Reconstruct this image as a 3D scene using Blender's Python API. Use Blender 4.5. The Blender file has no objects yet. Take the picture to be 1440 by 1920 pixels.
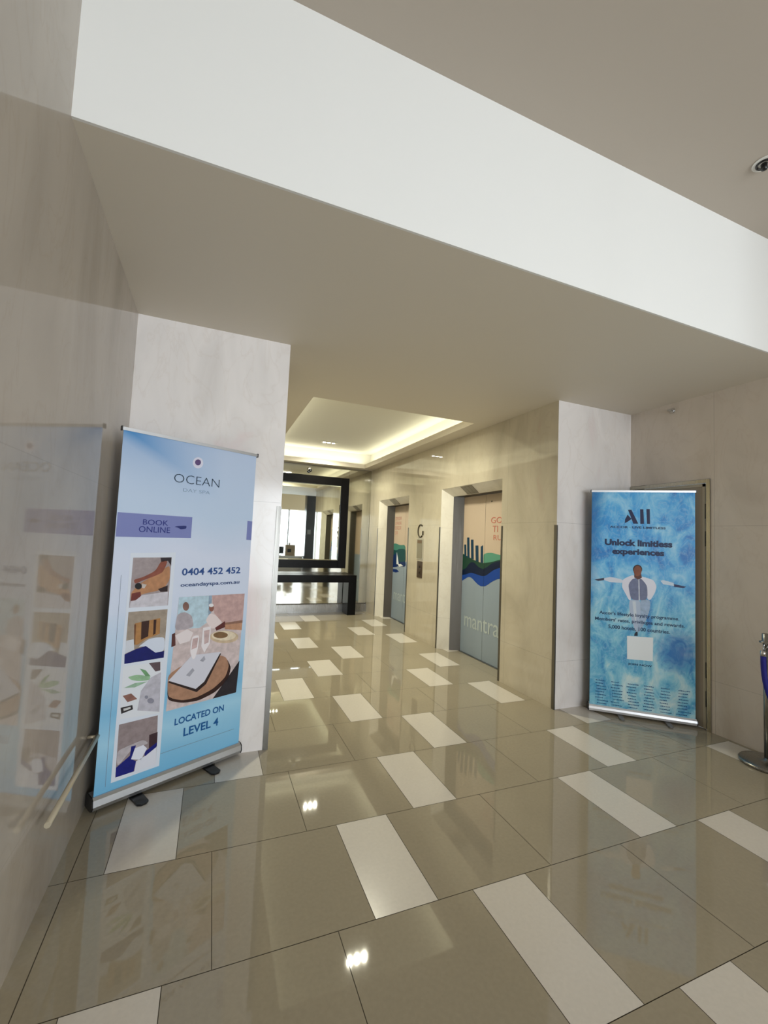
import bpy, bmesh, math, random
from mathutils import Vector, Matrix
random.seed(4)
PI = math.pi
S = bpy.context.scene
COL = S.collection

# ------------------------------------------------------------ camera, daylight, exposure
cam_d = bpy.data.cameras.new('camera')
cam_d.sensor_fit = 'VERTICAL'; cam_d.sensor_height = 24.0; cam_d.sensor_width = 18.0
cam_d.lens = 800.545532 / 1920.0 * 24.0
cam_d.clip_start = 0.02; cam_d.clip_end = 200
cam = bpy.data.objects.new('camera', cam_d); COL.objects.link(cam)
RX = Vector((0.92710586, -0.3722989, 0.04322333)); DY = Vector((0.06331565, 0.04190651, -0.99711332)); FW = Vector((0.36941285, 0.92716631, 0.06242412))
m = Matrix((RX, -DY, -FW)).transposed().to_4x4(); m.translation = Vector((0, 0, 1.5))
cam.matrix_world = m
S.camera = cam
S.view_settings.view_transform = 'Standard'; S.view_settings.look = 'None'
S.view_settings.gamma = 1.0; S.view_settings.use_curve_mapping = False
S.view_settings.exposure = 0.38
S.cycles.max_bounces = 12; S.cycles.diffuse_bounces = 6; S.cycles.glossy_bounces = 5
S.cycles.sample_clamp_indirect = 6.0
S.cycles.caustics_reflective = False; S.cycles.caustics_refractive = False

w = bpy.data.worlds.new('daylight'); S.world = w; w.use_nodes = True
bg = w.node_tree.nodes['Background']; bg.inputs['Color'].default_value = (0.90, 0.96, 1.0, 1); bg.inputs['Strength'].default_value = 1.0

def area(name, loc, direction, sx, sy, power, color, spread=PI):
    l = bpy.data.lights.new(name, 'AREA'); l.shape = 'RECTANGLE'; l.size = sx; l.size_y = sy; l.energy = power; l.color = color; l.spread = spread
    o = bpy.data.objects.new(name, l); COL.objects.link(o); o.location = loc
    o.rotation_euler = Vector(direction).to_track_quat('-Z', 'Y').to_euler() if direction else (PI, 0, 0)   # None: facing straight up
    return o
# daylight entering by the glazed street front behind the camera
area('daylight_front', (3.6, -5.25, 1.42), (0, 1, 0.06), 8.0, 2.6, 420, (0.88, 0.95, 1.0))
# LED strips hidden on the ledge of the ceiling tray in the lift lobby
WARM = (1.0, 0.95, 0.64)
TX0, TX1, TY0, TY1, ZS, ZT = 0.86, 2.78, 4.22, 8.13, 2.90, 3.22
area('cove_strip', (TX1 + 0.09, 6.17, 3.01), None, 0.06, 3.9, 4.6, WARM)
area('cove_strip', (TX0 - 0.09, 6.17, 3.01), None, 0.06, 3.9, 4.6, WARM)
area('cove_strip', (1.82, TY1 + 0.09, 3.01), None, 1.9, 0.06, 2.3, WARM)
area('cove_strip', (1.82, TY0 - 0.09, 3.01), None, 1.9, 0.06, 2.3, WARM)

# ------------------------------------------------------------ materials
def lin(c):
    r = []
    for v in c:
        v = v / 255.0
        r.append(v / 12.92 if v <= 0.04045 else ((v + 0.055) / 1.055) ** 2.4)
    return r
MC = {}
def mat(name, rgb, rough=0.5, metal=0.0, spec=0.5, emit=None, linear=False):
    if name in MC: return MC[name]
    m = bpy.data.materials.new(name); m.use_nodes = True; b = m.node_tree.nodes['Principled BSDF']
    c = rgb if linear else lin(rgb)
    b.inputs['Base Color'].default_value = (*c, 1); b.inputs['Roughness'].default_value = rough
    b.inputs['Metallic'].default_value = metal; b.inputs['Specular IOR Level'].default_value = spec
    if emit:
        b.inputs['Emission Color'].default_value = (*lin(emit[0]), 1); b.inputs['Emission Strength'].default_value = emit[1]
    MC[name] = m; return m
def nd(nt, t, **k):
    n = nt.nodes.new(t)
    for a, v in k.items(): setattr(n, a, v)
    return n
def math_n(nt, op, a, b=None):
    n = nd(nt, 'ShaderNodeMath', operation=op)
    for i, v in enumerate((a, b)):
        if v is None: continue
        if isinstance(v, (int, float)): n.inputs[i].default_value = v
        else: nt.links.new(v, n.inputs[i])
    return n.outputs[0]
def mix(nt, fac, a, b, mode='MIX'):
    n = nd(nt, 'ShaderNodeMix', data_type='RGBA', blend_type=mode)
    for s, v in ((n.inputs['Factor'], fac), (n.inputs[6], a), (n.inputs[7], b)):
        if isinstance(v, (int, float)): s.default_value = v
        elif isinstance(v, (tuple, list)): s.default_value = (*v, 1) if len(v) == 3 else v
        else: nt.links.new(v, s)
    return n.outputs[2]
def ramp(nt, fac, stops):
    n = nd(nt, 'ShaderNodeValToRGB'); nt.links.new(fac, n.inputs[0]); e = n.color_ramp.elements
    while len(e) < len(stops): e.new(0.5)
    for x, (p, c) in zip(e, stops):
        x.position = p; x.color = (*c, 1) if len(c) == 3 else c
    return n.outputs[0]
def marble(name, zl=(), yl=(), xl=(), base=(205, 198, 192), rough=0.09, ior=1.5, joint=0.3):
    """polished pale marble slabs with pinkish veins and hairline joints at the given world coordinates"""
    m = bpy.data.materials.new(name); m.use_nodes = True; nt = m.node_tree; b = nt.nodes['Principled BSDF']
    tc = nd(nt, 'ShaderNodeNewGeometry'); sp = nd(nt, 'ShaderNodeSeparateXYZ'); nt.links.new(tc.outputs['Position'], sp.inputs[0])
    mp = nd(nt, 'ShaderNodeMapping'); mp.inputs['Scale'].default_value = (1.0, 1.0, 0.45); mp.inputs['Rotation'].default_value = (0.3, 0.5, 0.2)
    nt.links.new(tc.outputs['Position'], mp.inputs[0])
    n1 = nd(nt, 'ShaderNodeTexNoise'); n1.inputs['Scale'].default_value = 1.6; n1.inputs['Detail'].default_value = 6; n1.inputs['Distortion'].default_value = 1.2; nt.links.new(mp.outputs[0], n1.inputs[0])
    n2 = nd(nt, 'ShaderNodeTexNoise'); n2.inputs['Scale'].default_value = 3.4; n2.inputs['Detail'].default_value = 8; n2.inputs['Distortion'].default_value = 1.8; nt.links.new(mp.outputs[0], n2.inputs[0])
    bl = lin(base)
    dk = [v * k for v, k in zip(bl, (0.86, 0.85, 0.84))]; pk = [v * k for v, k in zip(bl, (0.97, 0.86, 0.87))]; lt = [min(1, v * 1.07) for v in bl]
    c = ramp(nt, n1.outputs['Fac'], [(0.30, dk), (0.45, bl), (0.56, lt), (0.66, bl), (0.76, pk)])
    v = math_n(nt, 'ABSOLUTE', math_n(nt, 'SUBTRACT', n2.outputs['Fac'], 0.5))
    vein = ramp(nt, v, [(0.0, (1, 1, 1)), (0.012, (0.35, 0.35, 0.35)), (0.04, (0, 0, 0))])
    c = mix(nt, math_n(nt, 'MULTIPLY', vein, 0.16), c, [v * k for v, k in zip(bl, (0.75, 0.66, 0.58))])
    line = None
    for ax, vals in ((2, zl), (1, yl), (0, xl)):
        for q in vals:
            t = math_n(nt, 'LESS_THAN', math_n(nt, 'ABSOLUTE', math_n(nt, 'SUBTRACT', sp.outputs[ax], q)), 0.0018)
            line = t if line is None else math_n(nt, 'MAXIMUM', line, t)
    if line is not None: c = mix(nt, math_n(nt, 'MULTIPLY', line, joint), c, (0.10, 0.09, 0.08))
    nt.links.new(c, b.inputs['Base Color']); b.inputs['Roughness'].default_value = rough; b.inputs['IOR'].default_value = ior
    return m
def stone(name, rgb, rough, var=0.06, sc=60):
    m = bpy.data.materials.new(name); m.use_nodes = True; nt = m.node_tree; b = nt.nodes['Principled BSDF']
    g = nd(nt, 'ShaderNodeNewGeometry'); n = nd(nt, 'ShaderNodeTexNoise'); n.inputs['Scale'].default_value = sc; n.inputs['Detail'].default_value = 4; nt.links.new(g.outputs['Position'], n.inputs[0])
    n2 = nd(nt, 'ShaderNodeTexNoise'); n2.inputs['Scale'].default_value = 1.3; nt.links.new(g.outputs['Position'], n2.inputs[0])
    f = math_n(nt, 'ADD', math_n(nt, 'MULTIPLY', n.outputs['Fac'], 0.5), math_n(nt, 'MULTIPLY', n2.outputs['Fac'], 0.5))
    c = lin(rgb); nt.links.new(ramp(nt, f, [(0.35, [v * (1 - var) for v in c]), (0.65, [v * (1 + var) for v in c])]), b.inputs['Base Color'])
    b.inputs['Roughness'].default_value = rough; return m
def brushed(name, rgb, rough=0.28):
    m = bpy.data.materials.new(name); m.use_nodes = True; nt = m.node_tree; b = nt.nodes['Principled BSDF']
    g = nd(nt, 'ShaderNodeNewGeometry'); mp = nd(nt, 'ShaderNodeMapping'); mp.inputs['Scale'].default_value = (300, 300, 3); nt.links.new(g.outputs['Position'], mp.inputs[0])
    n = nd(nt, 'ShaderNodeTexNoise'); n.inputs['Scale'].default_value = 1; nt.links.new(mp.outputs[0], n.inputs[0])
    nt.links.new(ramp(nt, n.outputs['Fac'], [(0.3, (rough * .8,) * 3), (0.7, (rough * 1.2,) * 3)]), b.inputs['Roughness'])
    b.inputs['Base Color'].default_value = (*lin(rgb), 1); b.inputs['Metallic'].default_value = 1.0; return m

M_PAINT = mat('painted_plaster', (230, 230, 228), 0.7)
M_SOFFIT = mat('soffit_plaster', (214, 206, 192), 0.6)
M_CEIL = mat('ceiling_plaster', (182, 172, 160), 0.6)
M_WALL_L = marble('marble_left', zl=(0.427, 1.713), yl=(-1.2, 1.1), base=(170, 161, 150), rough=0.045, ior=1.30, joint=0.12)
M_WALL_C = marble('marble_columns', zl=(0.43, 1.725), base=(228, 223, 221), rough=0.12)
M_WALL_R = marble('marble_lift_wall', zl=(0.44, 1.73), yl=(3.87, 4.66, 5.95, 7.12), base=(198, 190, 172), rough=0.04)
M_WALL_A = marble('marble_alcove', zl=(0.43, 1.73), yl=(2.34, 1.0), base=(200, 190, 178), rough=0.14)
M_REVEAL = marble('marble_reveal', zl=(0.43, 1.69), base=(226, 222, 212), rough=0.2)
M_TAUPE = stone('taupe_tile', (155, 146, 127), 0.03)
M_WHITE = stone('white_tile', (208, 202, 193), 0.2, 0.04)
M_GROUT = mat('grout', (84, 76, 62), 0.8)
M_STEEL = brushed('brushed_steel', (148, 146, 142))
M_DSTEEL = brushed('dark_brushed_steel', (92, 88, 82), 0.38)
M_GUARD = brushed('guard_steel', (122, 120, 116), 0.34)
M_CHROME = mat('chrome', (215, 215, 215), 0.08, 1.0)
M_ALU = mat('silver_aluminium', (200, 202, 206), 0.35, 0.9)
M_BLACKPL = mat('black_plastic', (16, 16, 18), 0.35)
M_LACQ = mat('black_lacquer', (6, 5, 5), 0.3, spec=0.12)
M_MIRROR = mat('mirror_glass', (232, 238, 232), 0.015, 1.0)
M_MIRROR2 = mat('tinted_mirror_cladding', (205, 205, 196), 0.05, 1.0)

# ------------------------------------------------------------ mesh helpers
class MB:
    def __init__(s): s.bm = bmesh.new(); s.mats = []
    def mi(s, m):
        if m not in s.mats: s.mats.append(m)
        return s.mats.index(m)
    def poly(s, pts, m):
        f = s.bm.faces.new([s.bm.verts.new(p) for p in pts]); f.material_index = s.mi(m); return f
    def box(s, x0, x1, y0, y1, z0, z1, m):
        v = [s.bm.verts.new((x, y, z)) for x in (x0, x1) for y in (y0, y1) for z in (z0, z1)]
        k = s.mi(m)
        for q in ((0, 1, 3, 2), (4, 6, 7, 5), (0, 4, 5, 1), (2, 3, 7, 6), (0, 2, 6, 4), (1, 5, 7, 3)):
            f = s.bm.faces.new([v[i] for i in q]); f.material_index = k
        return v
    def prism(s, pts, d, m):
        """extrude a planar polygon along vector d"""
        a = [s.bm.verts.new(p) for p in pts]; b = [s.bm.verts.new(Vector(p) + Vector(d)) for p in pts]; k = s.mi(m)
        fs = [s.bm.faces.new(a), s.bm.faces.new(b[::-1])]
        for i in range(len(a)):
            j = (i + 1) % len(a); fs.append(s.bm.faces.new((a[i], b[i], b[j], a[j])))
        for f in fs: f.material_index = k
    def tube(s, path, r, m, n=16, smooth=True):
        path = [Vector(p) for p in path]; k = s.mi(m); rings = []
        rr = r if isinstance(r, (list, tuple)) else [r] * len(path)
        up = Vector((0.13, 0.31, 0.94)).normalized()
        for i, p in enumerate(path):
            t = (path[min(i + 1, len(path) - 1)] - path[max(i - 1, 0)]).normalized()
            a = t.cross(up)
            if a.length < 1e-3: a = t.cross(Vector((1, 0, 0)))
            a.normalize(); b = t.cross(a)
            rings.append([s.bm.verts.new(p + (a * math.cos(2 * PI * j / n) + b * math.sin(2 * PI * j / n)) * rr[i]) for j in range(n)])
        for i in range(len(rings) - 1):
            for j in range(n):
                f = s.bm.faces.new((rings[i][j], rings[i][(j + 1) % n], rings[i + 1][(j + 1) % n], rings[i + 1][j])); f.material_index = k; f.smooth = smooth
        for rg in (rings[0], rings[-1][::-1]):
            f = s.bm.faces.new(rg); f.material_index = k
    def lathe(s, prof, c, m, n=40, axis='z'):
        k = s.mi(m); rings = []
        for r, h in prof:
            ring = []
            for j in range(n):
                a = 2 * PI * j / n; x, y = r * math.cos(a), r * math.sin(a)
                ring.append(s.bm.verts.new((c[0] + x, c[1] + y, c[2] + h) if axis == 'z' else ((c[0] + x, c[1] + h, c[2] + y) if axis == 'y' else (c[0] + h, c[1] + x, c[2] + y))))
            rings.append(ring)
        for i in range(len(rings) - 1):
            for j in range(n):
                f = s.bm.faces.new((rings[i][j], rings[i][(j + 1) % n], rings[i + 1][(j + 1) % n], rings[i + 1][j])); f.material_index = k; f.smooth = True
        for rg in (rings[0][::-1], rings[-1]):
            f = s.bm.faces.new(rg); f.material_index = k
    def text(s, string, frame, box, m, lift=0.0006, thick=0.0, slant=0.0, font_off=0.0):
        """letters fitted in the box (s0, s1, z0, z1) of a frame (origin, along, normal)"""
        me = text_mesh(string, font_off); vs = me.vertices
        x0 = min(v.co.x for v in vs); x1 = max(v.co.x for v in vs); y0 = min(v.co.y for v in vs); y1 = max(v.co.y for v in vs)
        o, u, n = frame; k = s.mi(m); nv = []
        for v in vs:
            a = box[0] + (v.co.x - x0) / (x1 - x0) * (box[1] - box[0]); b = box[2] + (v.co.y - y0) / (y1 - y0) * (box[3] - box[2])
            a += slant * (b - box[2]); nv.append(s.bm.verts.new(o + u * a + n * lift + Vector((0, 0, b))))
        for p in me.polygons:
            try: f = s.bm.faces.new([nv[i] for i in p.vertices]); f.material_index = k
            except ValueError: pass
        bpy.data.meshes.remove(me)
    def build(s, name, parent=None, bevel=0.0, recalc=True, kind=None):
        if recalc: bmesh.ops.recalc_face_normals(s.bm, faces=s.bm.faces)
        me = bpy.data.meshes.new(name); s.bm.to_mesh(me); s.bm.free()
        for m in s.mats: me.materials.append(m)
        o = bpy.data.objects.new(name, me); COL.objects.link(o)
        if parent:
            o.parent = parent; o.matrix_parent_inverse = Matrix.Translation(-parent_loc(parent))
        if bevel:
            b = o.modifiers.new('bevel', 'BEVEL'); b.width = bevel; b.segments = 2; b.limit_method = 'ANGLE'
        if kind: o['kind'] = kind
        return o
def parent_loc(p):
    v = Vector(p.location)
    while p.parent: p = p.parent; v += Vector(p.location)
    return v
def text_mesh(string, off=0.0):
    cu = bpy.data.curves.new('letters', 'FONT'); cu.body = string; cu.resolution_u = 3; cu.offset = off; cu.fill_mode = 'FRONT'
    ob = bpy.data.objects.new('letters', cu); COL.objects.link(ob)
    dg = bpy.context.evaluated_depsgraph_get(); dg.update()
    me = bpy.data.meshes.new_from_object(ob.evaluated_get(dg))
    bpy.data.objects.remove(ob); bpy.data.curves.remove(cu); return me
def thing(name, loc, label=None, cat=None, group=None, kind=None):
    o = bpy.data.objects.new(name, None); o.empty_display_size = 0.1; COL.objects.link(o); o.location = loc
    if label: o['label'] = label
    if cat: o['category'] = cat
    if group: o['group'] = group
    if kind: o['kind'] = kind
    return o
def tag(o, label, cat, group=None):
    o['label'] = label; o['category'] = cat
    if group: o['group'] = group
    return o
PC = {}
def ink(c, flat=True):
    c = tuple(c)
    if flat: return mat('ink_%d_%d_%d' % c, c, 0.45, spec=0.3)
    if c not in PC:
        m = mat('print_%d_%d_%d' % c, c, 0.45, spec=0.3); nt = m.node_tree; b = nt.nodes['Principled BSDF']   # printed ink with slight mottling
        g = nd(nt, 'ShaderNodeNewGeometry'); n = nd(nt, 'ShaderNodeTexNoise'); n.inputs['Scale'].default_value = 34; n.inputs['Detail'].default_value = 5; nt.links.new(g.outputs['Position'], n.inputs[0])
        v = ramp(nt, n.outputs['Fac'], [(0.3, (0.84,) * 3), (0.7, (1.12,) * 3)]); nt.links.new(mix(nt, 1.0, lin(c), v, 'MULTIPLY'), b.inputs['Base Color']); PC[c] = m
    return PC[c]
def frame_of(a, b, side):
    a = Vector((*a, 0)); b = Vector((*b, 0)); u = (b - a).normalized(); n = Vector((u.y, -u.x, 0)) * side
    return (a, u, n)
SHARP = {(15, 22, 100), (22, 28, 118), (168, 122, 75)}
def rounded(pts, r=0.16, it=2):
    if len(pts) < 6: return pts
    for _ in range(it):
        q = []
        for i in range(len(pts)):
            a, b = pts[i], pts[(i + 1) % len(pts)]
            q.append((a[0] + (b[0] - a[0]) * r, a[1] + (b[1] - a[1]) * r)); q.append((b[0] + (a[0] - b[0]) * r, b[1] + (a[1] - b[1]) * r))
        pts = q; r = 0.25
    return pts
def prints(mb, data, fr, smax, step=0.00025, base=0.0003, smin=0.0):
    o, u, n = fr
    for lay, col, pts in data:
        q = [(min(max(p[0], smin), smax), p[1]) for p in (pts if tuple(col) in SHARP else rounded(pts))]
        mb.poly([o + u * p[0] + n * (base + step * lay) + Vector((0, 0, p[1])) for p in q], ink(col, lay < 2 or min(col) > 200))

# ------------------------------------------------------------ the room
XL, YC, XCL, XR, XA, YB, H1, H2 = -0.540, 3.1348, 0.449, 3.009, 3.98, 1.70, 2.90, 3.72
YE = 8.35; YF = -5.0; XFAR = 7.6
# floor: taupe slabs and half-width white slabs in staggered rows, set in dark joints
f = MB(); f.box(XL - 0.2, XFAR + 0.2, YF - 0.2, YE + 0.2, -0.12, -0.002, M_GROUT)
X0, Y0, D, W, w_, s_ = 1.1430, 1.0568, 0.5853, 0.6020, 0.2815, 0.4489
G = 0.0014
def tile(x0, x1, y0, y1, m, edge=G):
    x0 = max(x0, XL + 0.066); x1 = min(x1, XFAR); y1 = min(y1, YE)
    if x1 - x0 < 0.01 or y1 - y0 < 0.01: return
    f.poly([(x0 + edge, y0 + edge, 0), (x1 - edge, y0 + edge, 0), (x1 - edge, y1 - edge, 0), (x0 + edge, y1 - edge, 0)], m)
for r in range(-11, 13):
    off = X0 + s_ * (0, -1, 0, 1)[r % 4]; y0 = Y0 + r * D; y1 = y0 + D
    for k in range(-3, 6):
        x = off + k * (2 * W + w_)
        tile(x, x + w_, y0, y1, M_WHITE); tile(x + w_, x + w_ + W, y0, y1, M_TAUPE); tile(x + w_ + W, x + w_ + 2 * W, y0, y1, M_TAUPE)
    f.poly([(XL, y0 + G, 0), (XL + 0.064, y0 + G, 0), (XL + 0.064, y1 - G, 0), (XL, y1 - G, 0)], M_TAUPE)
f.build('floor', kind='structure', recalc=False)
# left wall, and the return that carries the left column
b = MB(); b.box(XL - 0.2, XL, YF, YC + 0.3, -0.1, H2 + 0.1, M_WALL_L); b.build('wall_left', kind='structure')
b = MB(); b.box(XL, XCL, YC, YC + 0.35, 0, H1, M_WALL_C); b.box(XCL - 0.2, XCL, YC + 0.35, YE, 0, H1, M_WALL_R); b.build('wall_left_column', kind='structure')
# right: column face, pier and lift wall with two splayed lift openings
LY = 2.47   # distance between the two lifts
lifts = [(3.97, 5.35), (3.97 + LY, 5.35 + LY)]
b = MB()
b.box(XR, XA, YC, YC + 0.35, 0, H1, M_WALL_C)
def yslab(y0, y1, z0=0, z1=H1): b.box(XR, XR + 0.62, y0, y1, z0, z1, M_WALL_R)
yslab(YC + 0.35, 3.97); yslab(5.35, 3.97 + LY); yslab(5.35 + LY, YE)
for y0, y1 in lifts:
    yslab(y0, y1, 2.24, H1)
    a = 0.135
    b.prism([(XR, y1, 0), (XR + a, y1 - 0.11, 0), (XR + a, y1, 0)], (0, 0, 2.24), M_REVEAL)
    b.prism([(XR, y0, 0), (XR + a, y0 + 0.11, 0), (XR + a, y0, 0)], (0, 0, 2.24), M_REVEAL)
    b.prism([(XR, y0, 2.24), (XR + a, y0, 2.135), (XR + a, y0, 2.24)], (0, y1 - y0, 0), M_REVEAL)
o = b.build('wall_right', kind='structure', recalc=True)
# the side column face must be seen as lift-wall marble on its corridor side
for p in o.data.polygons:
    if p.normal.x < -0.9 and p.center.x < XR + 0.01 and p.center.y < YC + 0.35: p.material_index = o.data.materials.find(M_WALL_R.name)
# alcove wall on the right of the column (door opening left free)
DY0, DY1, DZ = 2.40, 3.10, 2.11
b = MB(); b.box(XA, XA + 0.2, 0.3, DY0 - 0.03, 0, H2, M_WALL_A); b.box(XA, XA + 0.2, DY0 - 0.03, YC + 0.35, DZ + 0.035, H2, M_WALL_A); b.box(XA, XA + 0.2, DY1 + 0.03, YC + 0.35, 0, DZ + 0.035, M_WALL_A)
b.build('wall_alcove', kind='structure')
# lobby shell behind the camera: far side wall and glazed street front
b = MB(); b.box(XFAR, XFAR + 0.2, YF, 0.5, 0, H2, M_PAINT); b.box(XA + 0.2, XFAR + 0.2, 0.3, 0.5, 0, H2, M_PAINT); b.build('wall_far', kind='structure')
b = MB(); b.box(XL, XFAR, YF - 0.1, YF, 2.75, H2, mat('cream_plaster', (214, 200, 172), 0.6))
b.box(XL, XFAR, YF - 0.1, YF, 0, 0.12, M_DSTEEL)
for x in (-0.45, 1.1, 2.65, 3.5, 4.9, 6.2, 7.5): b.box(x - 0.04, x + 0.04, YF - 0.1, YF, 0.12, 2.75, M_ALU)
b.build('wall_glazed_front', kind='structure')
b = MB(); b.box(3.72, 4.12, -2.2, -1.8, 0, H2, mat('black_stone', (10, 10, 12), 0.25)); b.box(3.80, 3.95, -1.799, -1.795, 1.55, 1.75, mat('notice_grey', (120, 122, 120), 0.6))
b.build('wall_black_pillar', kind='structure')
b = MB(); b.box(-30, 40, -60, YF - 0.12, -0.3, -0.05, mat('street_paving', (190, 190, 186), 0.9)); b.build('ground', kind='structure')
# ceilings: high lobby ceiling, painted bulkhead, low soffit with light tray
b = MB(); b.box(XL - 0.2, XFAR + 0.2, YF - 0.1, YB + 0.0, H2, H2 + 0.2, M_CEIL); b.build('ceiling', kind='structure')
b = MB(); b.box(XL, XA + 0.2, YB, YB + 0.012, H1, H2 + 0.2, M_PAINT); b.build('wall_bulkhead', kind='structure')
b = MB(); zt = H1 + 0.085
for x0, x1, y0, y1 in ((XL, TX0, YB, YE + 0.2), (TX1, XA + 0.2, YB, YE + 0.2), (TX0, TX1, YB, TY0), (TX0, TX1, TY1, YE + 0.2)): b.box(x0, x1, max(y0, YB + 0.012), y1, H1, zt, M_SOFFIT)
b.build('ceiling_soffit', kind='structure')
b = MB(); r = 0.18
b.box(TX0 - r, TX1 + r, TY0 - r, TY1 + r, ZT, ZT + 0.1, M_PAINT)
b.box(TX0 - r - 0.05, TX0 - r, TY0 - r, TY1 + r, zt, ZT, M_PAINT); b.box(TX1 + r, TX1 + r + 0.05, TY0 - r, TY1 + r, zt, ZT, M_PAINT)
b.box(TX0 - r, TX1 + r, TY0 - r - 0.05, TY0 - r, zt, ZT, M_PAINT); b.box(TX0 - r, TX1 + r, TY1 + r, TY1 + r + 0.05, zt, ZT, M_PAINT)
b.build('ceiling_tray', kind='structure')
# end wall: tinted mirror cladding over a dark stone skirting
b = MB(); b.box(XCL - 0.2, XR + 0.62, YE, YE + 0.2, 0, H1, mat('end_wall_core', (120, 115, 105), 0.7)); b.build('wall_end', kind='structure')
b = MB(); b.box(XCL, 2.518, YE - 0.012, YE - 0.001, 0.18, H1 - 0.01, M_MIRROR2); b.box(2.522, XR - 0.002, YE - 0.012, YE - 0.001, 0.18, H1 - 0.01, M_MIRROR2)
b.build('trim_1', kind='structure')
b = MB(); b.box(XCL, XR - 0.002, YE - 0.03, YE - 0.001, 0, 0.16, M_STEEL); b.build('baseboard_end', kind='structure')
b = MB(); b.box(XR - 0.004, XR - 0.0005, 8.310, 8.322, 1.14, 1.99, mat('white_plastic', (222, 220, 214), 0.4)); b.build('trim_2', kind='structure')  # pale strip modelled in place of the bright specular line near the mirror corner
# brushed steel corner guards up to 1.70 m
n = 3
def guard(boxes):
    global n
    g = MB()
    for q in boxes: g.box(*q, 0, 1.70, M_GUARD)
    g.build('trim_%d' % n, kind='structure'); n += 1
t = 0.003
guard([(XCL - 0.033, XCL + t, YC - t, YC - 0.0002), (XCL + 0.0002, XCL + t, YC, YC + 0.033)])
guard([(XR - t, XR + 0.012, YC - t, YC - 0.0002), (XR - t, XR - 0.0002, YC, YC + 0.03)])
for y0, y1 in lifts:
    guard([(XR - t, XR - 0.0002, y1 + 0.001, y1 + 0.035)])
    guard([(XR - t, XR - 0.0002, y0 - 0.03, y0 - 0.001)])

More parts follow.
